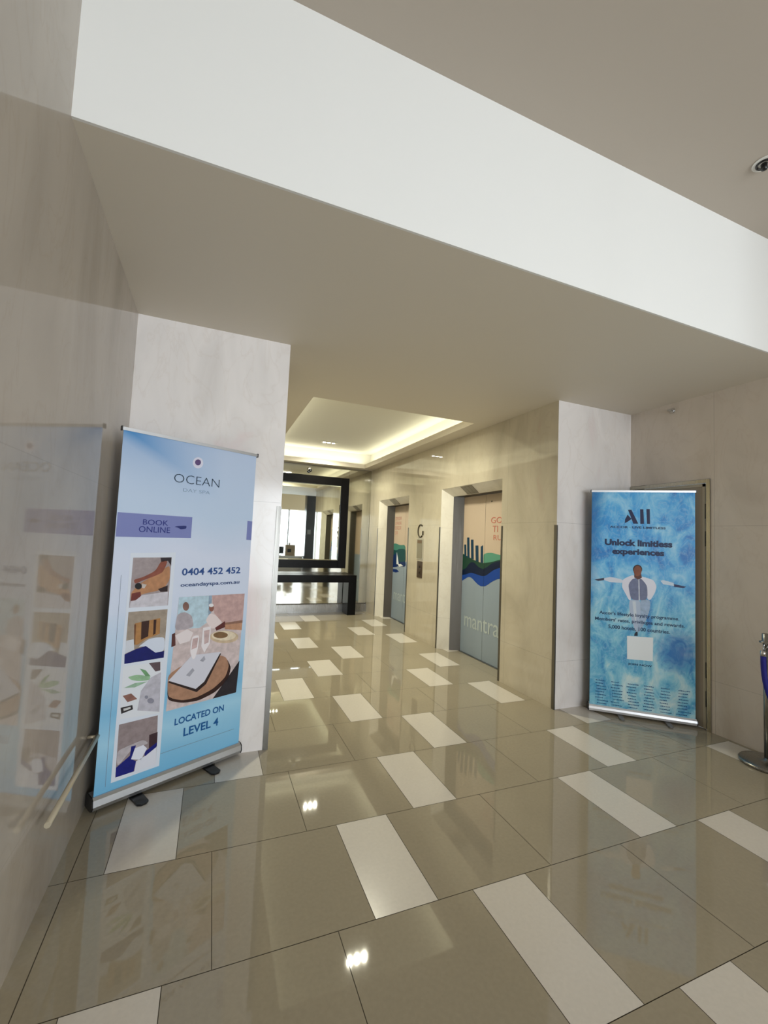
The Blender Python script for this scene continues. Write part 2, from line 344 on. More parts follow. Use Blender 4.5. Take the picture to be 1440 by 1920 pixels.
# prints: (layer, colour, outline in metres along the sheet and up from the floor)
LEFT_PRINT = [(1,(122,130,185),[(0.0097,1.5822),(0.4257,1.5816),(0.4255,1.4516),(0.0097,1.4484)]),(1,(122,130,185),[(0.8133,1.582),(0.8733,1.5804),(0.8758,1.4496),(0.8131,1.4514)]),(1,(215,222,235),[(0.0918,1.3591),(0.3401,1.3628),(0.3338,0.1232),(0.0834,0.1244)]),(1,(120,130,150),[(0.0516,1.2398),(0.0537,1.2398),(0.059,0.115),(0.057,0.1158)]),(1,(120,150,175),[(0.3355,0.1917),(0.8096,0.1885),(0.8099,0.1852),(0.3358,0.1881)]),(1,(215,215,232),[(0.4707,1.9302),(0.4698,1.9189),(0.4657,1.9081),(0.4587,1.899),(0.4496,1.8925),(0.4393,1.8891),(0.4288,1.8892),(0.4192,1.8928),(0.4113,1.8994),(0.4059,1.9084),(0.4035,1.919),(0.4043,1.9301),(0.4083,1.9407),(0.415,1.9498),(0.424,1.9564),(0.4342,1.96),(0.4447,1.9601),(0.4545,1.9567),(0.4626,1.9501),(0.4682,1.941)]),(2,(95,75,120),[(0.4558,1.9309),(0.4553,1.9249),(0.4529,1.9191),(0.449,1.9142),(0.4438,1.9107),(0.4379,1.9088),(0.4319,1.9088),(0.4264,1.9106),(0.4219,1.9141),(0.4188,1.9188),(0.4174,1.9245),(0.4179,1.9305),(0.4203,1.9362),(0.4242,1.941),(0.4293,1.9446),(0.4352,1.9466),(0.4412,1.9467),(0.4467,1.9449),(0.4513,1.9415),(0.4545,1.9366)]),(2,(35,45,110),[(0.3192,1.5163),(0.3411,1.5234),(0.3942,1.5277),(0.3918,1.5083),(0.3577,1.5029),(0.3418,1.5136)]),(2,(158,146,148),[(0.1059,1.3337),(0.3177,1.3342),(0.3162,1.05),(0.1047,1.0559)]),(3,(178,128,92),[(0.1605,1.1947),(0.2456,1.2414),(0.3099,1.2912),(0.3164,1.2017),(0.2809,1.1447),(0.1654,1.1273),(0.1107,1.0931),(0.109,1.1417)]),(4,(135,75,60),[(0.2579,1.3142),(0.2973,1.3137),(0.2734,1.2478),(0.2394,1.2307),(0.1599,1.2018),(0.1251,1.186),(0.1168,1.2109),(0.165,1.2229),(0.2305,1.2564)]),(4,(40,28,35),[(0.253,1.3326),(0.3162,1.3344),(0.3177,1.2836),(0.2973,1.3137),(0.2583,1.3083)]),(3,(200,196,205),[(0.1659,1.1202),(0.3106,1.1317),(0.3136,1.0503),(0.1058,1.0555),(0.1108,1.0917)]),(4,(45,28,30),[(0.2523,1.1501),(0.3064,1.1689),(0.3077,1.1319),(0.2676,1.1331)]),(5,(15,12,18),[(0.1628,1.172),(0.1623,1.1663),(0.16,1.1613),(0.1562,1.1575),(0.1513,1.1552),(0.1456,1.1547),(0.1399,1.1559),(0.1346,1.1589),(0.1302,1.1632),(0.1273,1.1684),(0.126,1.1741),(0.1264,1.1797),(0.1287,1.1846),(0.1324,1.1885),(0.1373,1.1908),(0.1429,1.1914),(0.1487,1.1902),(0.154,1.1873),(0.1584,1.183),(0.1615,1.1777)]),(4,(200,190,185),[(0.161,1.1876),(0.1883,1.1791),(0.1764,1.1584),(0.1641,1.1627)]),(4,(110,50,45),[(0.1107,1.0931),(0.1128,1.1345),(0.1577,1.1419),(0.1629,1.1169),(0.135,1.0945)]),(2,(160,146,132),[(0.104,1.0326),(0.316,1.0278),(0.314,0.7467),(0.1034,0.7502)]),(3,(168,122,75),[(0.1412,0.9661),(0.2778,0.9809),(0.2811,0.8891),(0.2059,0.8689),(0.1628,0.8437),(0.1468,0.8476)]),(4,(55,28,22),[(0.1757,0.9721),(0.2178,0.9739),(0.2178,0.8843),(0.18,0.8694)]),(4,(55,28,22),[(0.241,0.9747),(0.2565,0.9742),(0.2571,0.8925),(0.2441,0.8874)]),(4,(110,66,40),[(0.1385,0.9597),(0.1479,0.9605),(0.151,0.8503),(0.1467,0.8489)]),(3,(206,210,220),[(0.1045,0.8762),(0.1414,0.8786),(0.1488,0.8204),(0.1024,0.8052)]),(4,(208,216,232),[(0.1669,0.8308),(0.2191,0.8669),(0.2587,0.8713),(0.3125,0.8648),(0.3142,0.7853),(0.2654,0.7798),(0.1957,0.8315)]),(5,(15,22,100),[(0.1008,0.8021),(0.1581,0.8222),(0.2087,0.8308),(0.2651,0.7833),(0.3142,0.7853),(0.3142,0.7465),(0.1034,0.7503)]),(2,(220,224,232),[(0.0997,0.7366),(0.3035,0.7253),(0.3126,0.429),(0.1001,0.4536)]),(3,(150,188,152),[(0.1254,0.6752),(0.175,0.6778),(0.248,0.652),(0.2429,0.6325),(0.1907,0.6374),(0.1454,0.6542)]),(3,(110,155,112),[(0.1854,0.7093),(0.2188,0.6923),(0.248,0.652),(0.2214,0.6577)]),(3,(150,182,158),[(0.1113,0.6192),(0.1657,0.633),(0.2367,0.6271),(0.1674,0.6092)]),(3,(95,78,85),[(0.2324,0.7307),(0.2965,0.7253),(0.3001,0.6756),(0.2731,0.6742)]),(4,(186,184,196),[(0.2012,0.5811),(0.2486,0.645),(0.3044,0.6643),(0.3122,0.4361),(0.1898,0.4767)]),(3,(140,100,90),[(0.1083,0.5773),(0.1509,0.58),(0.185,0.5415),(0.1356,0.5363)]),(3,(50,46,48),[(0.1021,0.5151),(0.1619,0.5142),(0.1669,0.4896),(0.1082,0.4809)]),(4,(200,200,200),[(0.1165,0.5066),(0.1532,0.5066),(0.1539,0.4965),(0.1194,0.4928)]),(5,(140,140,155),[(0.2772,0.5076),(0.2767,0.5031),(0.2743,0.4995),(0.2703,0.4972),(0.2652,0.4964),(0.2594,0.4972),(0.2535,0.4994),(0.2481,0.503),(0.2437,0.5075),(0.2408,0.5124),(0.2395,0.5173),(0.2401,0.5218),(0.2424,0.5254),(0.2463,0.5277),(0.2514,0.5286),(0.2571,0.5278),(0.263,0.5256),(0.2685,0.5221),(0.2729,0.5176),(0.276,0.5126)]),(5,(140,140,155),[(0.2426,0.537),(0.2424,0.5341),(0.2413,0.5317),(0.2394,0.5301),(0.2369,0.5294),(0.234,0.5296),(0.2311,0.5308),(0.2284,0.5329),(0.2262,0.5355),(0.2247,0.5386),(0.224,0.5417),(0.2243,0.5445),(0.2254,0.5469),(0.2273,0.5485),(0.2298,0.5492),(0.2326,0.549),(0.2355,0.5478),(0.2382,0.5458),(0.2404,0.5431),(0.242,0.5401)]),(2,(146,132,134),[(0.1014,0.425),(0.3051,0.4181),(0.3153,0.139),(0.1035,0.1456)]),(3,(62,42,48),[(0.2645,0.32),(0.311,0.3224),(0.3128,0.2428),(0.268,0.2443)]),(3,(186,178,184),[(0.1023,0.2864),(0.1656,0.2954),(0.2344,0.304),(0.268,0.2714),(0.1737,0.2697),(0.1078,0.196)]),(4,(22,28,118),[(0.1035,0.1976),(0.1698,0.2383),(0.1725,0.2866),(0.1976,0.2848),(0.1777,0.2158),(0.2041,0.1965),(0.1954,0.1436),(0.1044,0.1462)]),(4,(22,28,118),[(0.2462,0.2315),(0.3112,0.2639),(0.3092,0.2358),(0.2482,0.204)]),(5,(224,226,240),[(0.1764,0.2163),(0.1924,0.27),(0.2366,0.2737),(0.258,0.2477),(0.2296,0.1939)]),(5,(218,220,232),[(0.2041,0.1965),(0.2543,0.2085),(0.3104,0.2381),(0.3151,0.1379),(0.1986,0.1424)]),(2,(204,188,188),[(0.3788,1.0933),(0.8267,1.084),(0.8071,0.4269),(0.3495,0.427)]),(3,(182,206,220),[(0.3788,1.0933),(0.5751,1.0883),(0.5797,0.9263),(0.5194,0.8906),(0.3736,0.9035)]),(4,(140,160,180),[(0.568,1.0888),(0.5895,1.0886),(0.5929,0.9415),(0.5749,0.9436)]),(4,(190,158,155),[(0.5895,1.0886),(0.8267,1.084),(0.8241,0.8863),(0.6926,0.8886),(0.6123,0.9732)]),(4,(186,140,112),[(0.6916,0.9025),(0.8228,0.9044),(0.8216,0.8366),(0.6946,0.8607)]),(5,(172,163,170),[(0.3758,0.9915),(0.4191,1.0031),(0.4666,0.9743),(0.4832,0.9052),(0.4421,0.8943),(0.383,0.8927),(0.3656,0.9131)]),(6,(132,98,90),[(0.4441,1.0325),(0.4437,1.0242),(0.4415,1.017),(0.4375,1.0115),(0.4323,1.0082),(0.4263,1.0075),(0.4202,1.0094),(0.4144,1.0138),(0.4097,1.0201),(0.4064,1.0278),(0.4048,1.0361),(0.4052,1.0443),(0.4074,1.0514),(0.4113,1.057),(0.4165,1.0603),(0.4224,1.0611),(0.4286,1.0592),(0.4344,1.0549),(0.4392,1.0486),(0.4425,1.0409)]),(6,(226,216,218),[(0.3705,0.8656),(0.4421,0.8943),(0.482,0.868),(0.4627,0.8189),(0.4036,0.8099)]),(5,(88,50,48),[(0.3519,0.8754),(0.3706,0.8836),(0.3784,0.8067),(0.3538,0.8)]),(5,(224,210,210),[(0.556,0.934),(0.5853,0.9783),(0.6283,0.9566),(0.6746,0.9042),(0.6425,0.8769),(0.601,0.8746)]),(6,(140,92,80),[(0.608,1.007),(0.6077,0.9999),(0.6058,0.9936),(0.6025,0.9887),(0.598,0.9859),(0.593,0.9853),(0.5878,0.9869),(0.5829,0.9907),(0.5789,0.9962),(0.5761,1.003),(0.5748,1.0102),(0.5751,1.0174),(0.5769,1.0236),(0.5802,1.0285),(0.5846,1.0314),(0.5896,1.032),(0.5948,1.0304),(0.5997,1.0267),(0.6038,1.0212),(0.6066,1.0144)]),(7,(225,225,228),[(0.6051,1.0244),(0.6045,1.0211),(0.6023,1.0183),(0.5988,1.0162),(0.5943,1.0151),(0.5892,1.015),(0.584,1.0161),(0.5793,1.018),(0.5755,1.0208),(0.5729,1.024),(0.5719,1.0275),(0.5725,1.0307),(0.5746,1.0336),(0.578,1.0356),(0.5825,1.0368),(0.5876,1.0369),(0.5928,1.0359),(0.5975,1.0339),(0.6014,1.0312),(0.604,1.0279)]),(6,(95,48,46),[(0.6256,0.8791),(0.6929,0.9139),(0.6958,0.8739),(0.6354,0.8583)]),(5,(200,178,150),[(0.8005,0.7952),(0.7961,0.7828),(0.7815,0.7733),(0.7584,0.7676),(0.7293,0.7662),(0.6973,0.7693),(0.6655,0.7763),(0.637,0.7865),(0.6143,0.7989),(0.5996,0.8123),(0.5939,0.8255),(0.5978,0.8373),(0.6109,0.8466),(0.6322,0.8526),(0.6598,0.8546),(0.6913,0.8523),(0.7236,0.8459),(0.7535,0.8359),(0.7779,0.8232),(0.7942,0.8091)]),(6,(225,210,185),[(0.7787,0.8064),(0.7749,0.797),(0.7627,0.7899),(0.7432,0.7857),(0.7187,0.7849),(0.6916,0.7875),(0.6647,0.7932),(0.6406,0.8013),(0.6214,0.811),(0.6089,0.8215),(0.6041,0.8317),(0.6075,0.8408),(0.6187,0.8478),(0.6369,0.8522),(0.6604,0.8534),(0.687,0.8513),(0.7143,0.846),(0.7395,0.838),(0.7599,0.8281),(0.7735,0.8172)]),(7,(125,96,66),[(0.7198,0.8189),(0.7177,0.8129),(0.7106,0.8082),(0.6992,0.8053),(0.6848,0.8045),(0.6689,0.8059),(0.6529,0.8093),(0.6384,0.8143),(0.6268,0.8205),(0.6193,0.8272),(0.6164,0.8338),(0.6184,0.8398),(0.6251,0.8444),(0.636,0.8474),(0.65,0.8483),(0.6659,0.8471),(0.682,0.8439),(0.6968,0.8389),(0.7088,0.8327),(0.7168,0.8258)]),(6,(50,28,24),[(0.3465,0.6095),(0.4146,0.6593),(0.5338,0.6913),(0.6559,0.6917),(0.722,0.6679),(0.7594,0.6011),(0.741,0.5257),(0.6556,0.4637),(0.5443,0.4386),(0.4445,0.4514),(0.3525,0.4896)]),(7,(168,128,104),[(0.3444,0.6382),(0.4135,0.674),(0.5329,0.7027),(0.655,0.7035),(0.717,0.6767),(0.7432,0.6163),(0.7221,0.5456),(0.6412,0.4902),(0.5348,0.4619),(0.4434,0.4661),(0.3526,0.5079)]),(8,(40,26,26),[(0.3497,0.5946),(0.4857,0.7114),(0.6803,0.7069),(0.5892,0.5313),(0.5308,0.4956)]),(9,(208,208,220),[(0.3504,0.6051),(0.4844,0.7302),(0.6769,0.7176),(0.5758,0.5494),(0.523,0.5167)]),(10,(232,226,230),[(0.4759,0.8466),(0.5223,0.8489),(0.519,0.7652),(0.5052,0.7078),(0.4902,0.7032),(0.4691,0.7514)]),(10,(230,224,228),[(0.5431,0.8899),(0.5956,0.8923),(0.5953,0.7831),(0.5626,0.7313),(0.5394,0.7769)]),(11,(196,170,170),[(0.4809,0.831),(0.5156,0.8333),(0.5121,0.7738),(0.478,0.7646)]),(11,(196,172,172),[(0.551,0.8698),(0.5888,0.8724),(0.5865,0.7921),(0.5587,0.7851)]),(10,(160,160,172),[(0.4549,0.6146),(0.494,0.6506),(0.5068,0.6331),(0.4784,0.6022)]),(10,(160,160,172),[(0.538,0.6867),(0.564,0.7121),(0.5738,0.6876),(0.5587,0.6753)]),(6,(42,38,44),[(0.8185,0.6339),(0.8168,0.5937),(0.8078,0.4266),(0.6416,0.4273),(0.7197,0.5186)])]
RIGHT_PRINT = [(1,(20,26,72),[(0.2834,1.7394),(0.2852,1.775),(0.3059,1.819),(0.3389,1.7804),(0.3064,1.7535)]),(1,(20,26,72),[(0.3091,1.8641),(0.337,1.8647),(0.3931,1.7387),(0.3531,1.7375)]),(1,(20,26,72),[(0.4076,1.8708),(0.4337,1.8713),(0.4397,1.7386),(0.4096,1.7377)]),(1,(20,26,72),[(0.4576,1.8734),(0.4848,1.8739),(0.4874,1.74),(0.4629,1.7393)]),(1,(215,222,238),[(0.1131,1.2222),(0.1734,1.2397),(0.2718,1.2192),(0.279,1.191),(0.1738,1.1888),(0.1169,1.2051)]),(1,(50,55,80),[(0.0343,1.2048),(0.1167,1.2264),(0.1169,1.2051),(0.0669,1.1937)]),(1,(205,222,240),[(0.5708,1.2312),(0.5906,1.2402),(0.6728,1.2197),(0.6761,1.1921),(0.5907,1.2024)]),(1,(45,50,95),[(0.6748,1.2101),(0.7699,1.1932),(0.7473,1.1803),(0.6748,1.1845)]),(2,(225,226,240),[(0.2717,1.2254),(0.3545,1.2715),(0.3752,1.2443),(0.3172,1.1744),(0.3408,1.0375),(0.3215,1.0397),(0.2935,1.0953),(0.2625,1.1548)]),(2,(228,230,244),[(0.4195,1.2604),(0.5175,1.2351),(0.543,1.1761),(0.5245,1.1139),(0.4913,1.0504),(0.4678,1.0598),(0.4639,1.1701),(0.4094,1.2428)]),(1,(176,192,216),[(0.3249,1.0415),(0.4117,1.0489),(0.4191,0.9298),(0.3993,0.8214),(0.3814,0.7451),(0.3586,0.8172),(0.3389,0.8916),(0.3234,0.9668)]),(2,(160,182,210),[(0.409,1.0487),(0.4926,1.0558),(0.4876,0.9628),(0.4598,0.873),(0.4218,0.7858),(0.3882,0.7443),(0.3966,0.8211),(0.4164,0.9295)]),(3,(206,216,228),[(0.3491,1.0305),(0.3764,1.0329),(0.3838,0.9265),(0.3775,0.8344),(0.36,0.9242)]),(3,(112,120,152),[(0.3512,1.2372),(0.4196,1.242),(0.468,1.178),(0.4698,1.05),(0.3387,1.0389),(0.3137,1.178)]),(4,(190,196,212),[(0.3944,1.2402),(0.4053,1.241),(0.4104,1.045),(0.3995,1.044)]),(5,(92,50,36),[(0.3646,1.2938),(0.4159,1.2971),(0.4243,1.2477),(0.3944,1.2302),(0.3629,1.2473)]),(6,(130,72,46),[(0.4213,1.309),(0.4198,1.2942),(0.4155,1.2806),(0.4086,1.2696),(0.3999,1.2622),(0.3902,1.2592),(0.3805,1.2609),(0.3716,1.2671),(0.3646,1.2772),(0.36,1.2903),(0.3584,1.305),(0.3599,1.3199),(0.3643,1.3336),(0.3712,1.3446),(0.3799,1.352),(0.3897,1.3549),(0.3994,1.3532),(0.4082,1.3469),(0.4152,1.3367),(0.4197,1.3237)]),(5,(40,26,26),[(0.4267,1.3248),(0.4249,1.3118),(0.4198,1.2999),(0.4117,1.2902),(0.4015,1.2836),(0.3901,1.2808),(0.3786,1.2821),(0.3683,1.2873),(0.36,1.296),(0.3547,1.3073),(0.3528,1.3201),(0.3545,1.3332),(0.3597,1.3452),(0.3679,1.3549),(0.3782,1.3615),(0.3896,1.3642),(0.401,1.3628),(0.4114,1.3575),(0.4195,1.3488),(0.4248,1.3375)]),(3,(18,22,42),[(0.3659,0.7217),(0.3685,0.7424),(0.3813,0.7613),(0.3929,0.758),(0.3944,0.7248)]),(5,(232,238,242),[(0.3085,0.7168),(0.5158,0.7232),(0.5132,0.5166),(0.3099,0.5102)])]
LIFT_A = [(1,(88,150,130),[(0.4885,1.3581),(0.5853,1.3781),(0.6693,1.382),(0.7919,1.3669),(0.9092,1.3547),(0.9141,1.235),(0.6347,1.2266),(0.4954,1.2165)]),(2,(30,68,55),[(-0.066,1.3563),(0.1286,1.3061),(0.2761,1.2673),(0.4612,1.2373),(0.6539,1.2631),(0.7949,1.2971),(0.9107,1.3187),(0.916,1.1872),(-0.0482,1.0575)]),(3,(15,58,85),[(0.0262,1.468),(0.0769,1.4694),(0.0921,1.2903),(0.0409,1.3013)]),(3,(15,58,85),[(0.0941,1.5668),(0.1512,1.5676),(0.1719,1.2813),(0.1145,1.2916)]),(3,(15,58,85),[(0.1896,1.5381),(0.2521,1.5392),(0.271,1.2737),(0.2082,1.2834)]),(3,(15,58,85),[(0.3012,1.4625),(0.3707,1.4646),(0.3863,1.2479),(0.3189,1.2567)]),(3,(15,58,85),[(0.4236,1.4531),(0.4763,1.4718),(0.4877,1.2391),(0.4297,1.2403)]),(4,(6,26,58),[(-0.0635,1.0941),(0.0881,1.1386),(0.147,1.1979),(0.2061,1.2332),(0.2823,1.2383),(0.3735,1.1839),(0.4871,1.1617),(0.5725,1.1941),(0.6752,1.2521),(0.7896,1.2808),(0.9112,1.3067),(0.916,1.1872),(0.7946,1.1649),(0.5573,1.0618),(0.3569,1.0616),(-0.0588,1.0145)]),(5,(24,70,160),[(-0.0599,1.0326),(0.0928,1.0567),(0.2136,1.0949),(0.3558,1.0812),(0.4695,1.0699),(0.5563,1.0834),(0.6998,1.1629),(0.7933,1.1953),(0.9146,1.223),(0.9201,1.0861),(0.7948,1.0672),(0.6856,1.0225),(0.604,0.9783),(0.5412,0.9483),(0.4538,0.9379),(0.3853,0.9533),(0.3145,0.9848),(0.2415,1.0237),(0.1806,1.0338),(0.1199,1.0183),(-0.0286,0.9476),(-0.0594,0.9373)])]
LIFT_B = [(1,(70,130,120),[(-0.1309,1.4038),(0.0919,1.4227),(0.29,1.392),(0.5472,1.4074),(0.5826,1.0339),(-0.1064,0.9828)]),(2,(25,75,80),[(-0.1431,1.3218),(0.1064,1.2834),(0.2588,1.3209),(0.5544,1.3323),(0.5826,1.0339),(-0.1064,0.9828)]),(3,(12,45,100),[(-0.1238,1.1437),(0.188,1.2554),(0.2837,1.0737),(0.5756,1.1082),(0.5854,1.0043),(-0.1064,0.9828)]),(4,(225,232,240),[(0.156,1.2618),(0.2169,1.1629),(0.2723,1.0341),(0.1645,1.0264)]),(4,(235,238,242),[(0.2303,1.0311),(0.3622,1.0452),(0.4759,1.0185),(0.2921,0.9892)]),(2,(15,50,120),[(-0.1072,0.9908),(0.1348,1.0086),(0.2158,0.9833),(-0.0209,0.9571)]),(2,(15,50,120),[(0.0028,0.927),(0.1819,0.9338),(0.3014,0.8974),(0.1493,0.8684),(0.0087,0.8717)])]
# ------------------------------------------------------------ lifts (the setting's doors 1 and 2)
def lift(idx, ys, data, label, first):
    y0, y1 = ys; a = 0.135; xd = 3.28; yl = y1 - 0.18; yr = y0 + 0.18; zd = 2.135; mid = (yl + yr) / 2
    root = thing('door_%d' % idx, (xd, mid, 0), label, 'lift door', kind='structure')
    j = MB()
    j.prism([(XR + a, y1 - 0.11, 0), (xd + 0.01, yl, 0), (xd + 0.01, y1, 0), (XR + a, y1, 0)], (0, 0, zd), M_DSTEEL)
    j.build('jamb', root)
    j = MB(); j.prism([(XR + a, y0 + 0.11, 0), (xd + 0.01, yr, 0), (xd + 0.01, y0, 0), (XR + a, y0, 0)], (0, 0, zd), M_DSTEEL); j.build('jamb', root)
    j = MB(); j.box(XR + a, xd + 0.06, y0, y1, zd + 0.001, zd + 0.1, M_DSTEEL); j.build('head_lining', root)
    j = MB(); j.box(xd - 0.03, xd + 0.06, yr, yl, 0.0005, 0.004, M_STEEL); j.build('threshold', root)
    # indicator lens let into the sloping head
    c = mid + 0.08; u = Vector((a, 0, -0.105)).normalized(); nn = Vector((-u.z, 0, u.x)) * -1
    p0 = Vector((XR, 0, 2.24)) + nn * 0.002
    j = MB()
    for k, (q0, q1) in enumerate(((-0.13, -0.045), (-0.04, 0.04), (0.045, 0.13))):
        j.prism([p0 + u * 0.012 + Vector((0, c + q0, 0)), p0 + u * 0.16 + Vector((0, c + q0, 0)), p0 + u * 0.16 + Vector((0, c + q1, 0)), p0 + u * 0.012 + Vector((0, c + q1, 0))], nn * 0.002, mat('smoked_lens', (118, 110, 92), 0.25))
    j.build('indicator_lens', root)
    # two sliding leaves; the printed film runs over both
    fr = (Vector((xd, yl, 0)), Vector((0, -1, 0)), Vector((-1, 0, 0)))
    Wd = yl - yr; half = Wd / 2
    sky = mat('film_sand', (200, 182, 164), 0.4); low = mat('film_grey', (148, 164, 182), 0.35)
    for s in (0, 1):
        L = MB(); s0 = s * half + (0.002 if s else 0.0); s1 = s0 + half - 0.002
        L.box(xd, xd + 0.03, yl - s1, yl - s0, 0.006, zd - 0.002, M_STEEL)
        o_, u_, n_ = fr
        def quad(z0, z1, m, lay): L.poly([o_ + u_ * s0 + n_ * lay + Vector((0, 0, z0)), o_ + u_ * s1 + n_ * lay + Vector((0, 0, z0)), o_ + u_ * s1 + n_ * lay + Vector((0, 0, z1)), o_ + u_ * s0 + n_ * lay + Vector((0, 0, z1))], m)
        quad(1.10, zd - 0.004, sky, 0.0004); quad(0.006, 1.10, low, 0.0004)
        for lay, col, pts in data:
            q = clip(rounded([(p[0], p[1]) for p in pts]), s0, s1)
            if len(q) > 2: L.poly([o_ + u_ * p[0] + n_ * (0.0006 + 0.0003 * lay) + Vector((0, 0, p[1])) for p in q], ink(col))
        wt = mat('film_white', (188, 202, 206), 0.45); red = mat('film_coral', (196, 120, 104), 0.45)
        if s == 0: L.text('man', fr, (0.09, 0.506, 0.362, 0.50), wt, 0.003)
        else:
            L.text('tra', fr, (0.517, 0.85, 0.362, 0.535), wt, 0.003)
            if first:
                L.text('GO', fr, (0.634, 0.86, 1.755, 1.832), red, 0.003); L.text('TI', fr, (0.672, 0.78, 1.644, 1.722), red, 0.003); L.text('RU', fr, (0.693, 0.86, 1.543, 1.608), red, 0.003)
                L.box(xd - 0.006, xd, yl - 0.648, yl - 0.632, 2.027, 2.043, M_BLACKPL)
        if not first and s == 0:
            for r_, z in enumerate((1.865, 1.775, 1.685, 1.59)):
                for k in range(4 - (r_ == 3) * 2 - (r_ == 0) * 0):
                    x = 0.04 + k * 0.075
                    for dx, dz, ww, hh in ((0, 0, 0.008, 0.06), (0, 0.052, 0.045, 0.008), (0.037, 0, 0.008, 0.06), (0, 0.026 * (k % 2), 0.045, 0.008)):
                        a0 = x + dx; L.poly([o_ + u_ * (a0 + i) + n_ * 0.002 + Vector((0, 0, z + dz + jj)) for i, jj in ((0, 0), (ww, 0), (ww, hh), (0, hh))], mat('film_pink', (200, 128, 122), 0.5))
        L.build('door_leaf', root)
def clip(pts, lo, hi):
    def cut(P, keep, inter):
        out = []
        for i in range(len(P)):
            a, b_ = P[i - 1], P[i]
            if keep(b_):
                if not keep(a): out.append(inter(a, b_))
                out.append(b_)
            elif keep(a): out.append(inter(a, b_))
        return out
    def at(v): return lambda a, b_: (v, a[1] + (b_[1] - a[1]) * (v - a[0]) / (b_[0] - a[0]))
    P = cut(pts, lambda p: p[0] >= lo, at(lo)) if pts else []
    return cut(P, lambda p: p[0] <= hi, at(hi)) if P else []
lift(1, lifts[0], LIFT_A, 'nearer lift door with printed towers, waves and white lettering', True)
lift(2, lifts[1], LIFT_B, 'farther lift door with printed sailboat film, beside the mirror wall', False)

# ------------------------------------------------------------ service door in the alcove
root = thing('door_3', (XA, (DY0 + DY1) / 2, 0), 'beige flush service door behind the blue banner', 'door', kind='structure')
M_DOOR = mat('door_laminate', (158, 148, 132), 0.35); M_FR = brushed('frame_steel', (176, 172, 158), 0.25)
b = MB(); b.box(XA - 0.012, XA + 0.09, DY0 - 0.03, DY0, 0, DZ + 0.03, M_FR); b.box(XA - 0.012, XA + 0.09, DY1, DY1 + 0.03, 0, DZ + 0.03, M_FR); b.box(XA - 0.012, XA + 0.09, DY0, DY1, DZ, DZ + 0.03, M_FR)
b.build('door_frame', root)
b = MB(); b.box(XA + 0.012, XA + 0.05, DY0 + 0.018, DY1 - 0.004, 0.008, DZ - 0.004, M_DOOR)
for q in ((DY0 + 0.018, DY0 + 0.04, 0.008, DZ - 0.004), (DY0 + 0.018, DY1 - 0.004, DZ - 0.03, DZ - 0.004)): b.box(XA + 0.006, XA + 0.012, q[0], q[1], q[2], q[3], mat('door_edging', (180, 172, 152), 0.35))
b.build('door_leaf', root)
for z in (1.86, 1.62, 0.50, 0.26):
    b = MB(); b.tube([(XA + 0.002, DY0 + 0.009, z - 0.065), (XA + 0.002, DY0 + 0.009, z + 0.065)], 0.008, M_BLACKPL, 12); b.build('hinge', root)

# ------------------------------------------------------------ roll-up banners
def banner(a, b_, height, side, data, bgm, writing, label, foot_s, foot_mat, foot_w, cas_mat, cas_h, hook=None):
    fr = frame_of(a, b_, side); o_, u_, n_ = fr; L = (Vector((*b_, 0)) - Vector((*a, 0))).length
    ctr = o_ + u_ * (L / 2)
    root = thing('roll_up_banner', ctr, label, 'banner', 'roll-up advertising banners')
    def P(s, d, z): return o_ + u_ * s + n_ * d + Vector((0, 0, z))
    def pbox(m_, s0, s1, d0, d1, z0, z1, mt):
        m_.prism([P(s0, d0, z0), P(s1, d0, z0), P(s1, d1, z0), P(s0, d1, z0)], (0, 0, z1 - z0), mt)
    # printed sheet
    p = MB()
    N = 16
    zb, zt_ = cas_h - 0.005, height - 0.015
    p.prism([P(0.006, -0.0012, zb), P(L - 0.006, -0.0012, zb), P(L - 0.006, 0, zb), P(0.006, 0, zb)], (0, 0, zt_ - zb), bgm)
    prints(p, data, fr, L - 0.006, smin=0.006)
    writing(p, fr)
    sheet = p.build('printed_sheet', root)
    # cassette at the foot, with rounded front
    c = MB(); prof = [(-0.075, 0.012), (0.0, 0.012), (0.018, 0.02), (0.026, 0.04), (0.022, cas_h - 0.012), (0.008, cas_h), (-0.06, cas_h), (-0.075, cas_h - 0.02)]
    c.prism([P(0, d, z) for d, z in prof], u_ * L, cas_mat); cas = c.build('cassette', root)
    for s0, s1 in ((-0.006, 0.0), (L, L + 0.006)):
        c = MB(); c.prism([P(s0, d * 1.06, z) for d, z in prof], u_ * (s1 - s0), M_BLACKPL); c.build('end_cap', root)
    c = MB(); pbox(c, 0.0, L, -0.008, 0.006, height - 0.018, height, cas_mat if side > 0 and False else M_ALU)
    c.build('top_rail', root)
    for s0, s1 in ((-0.006, 0.0), (L, L + 0.006)):
        c = MB(); pbox(c, s0, s1, -0.01, 0.008, height - 0.022, height + 0.004, M_BLACKPL); c.build('rail_cap', root)
    for fs in foot_s:
        c = MB(); c.prism([P(fs - foot_w, -0.10, 0.0), P(fs + foot_w, -0.10, 0.0), P(fs + foot_w * 0.9, 0.10, 0.0), P(fs + foot_w * 0.4, 0.115, 0), P(fs - foot_w * 0.4, 0.115, 0), P(fs - foot_w * 0.9, 0.10, 0.0)], (0, 0, 0.012), foot_mat); c.build('foot', root, bevel=0.002)
    c = MB(); c.tube([P(L / 2, -0.03, 0.05), P(L / 2, -0.03, height * 0.5), P(L / 2, -0.012, height - 0.01)], 0.007, M_ALU, 10); c.build('support_pole', root)
    return root, fr, L
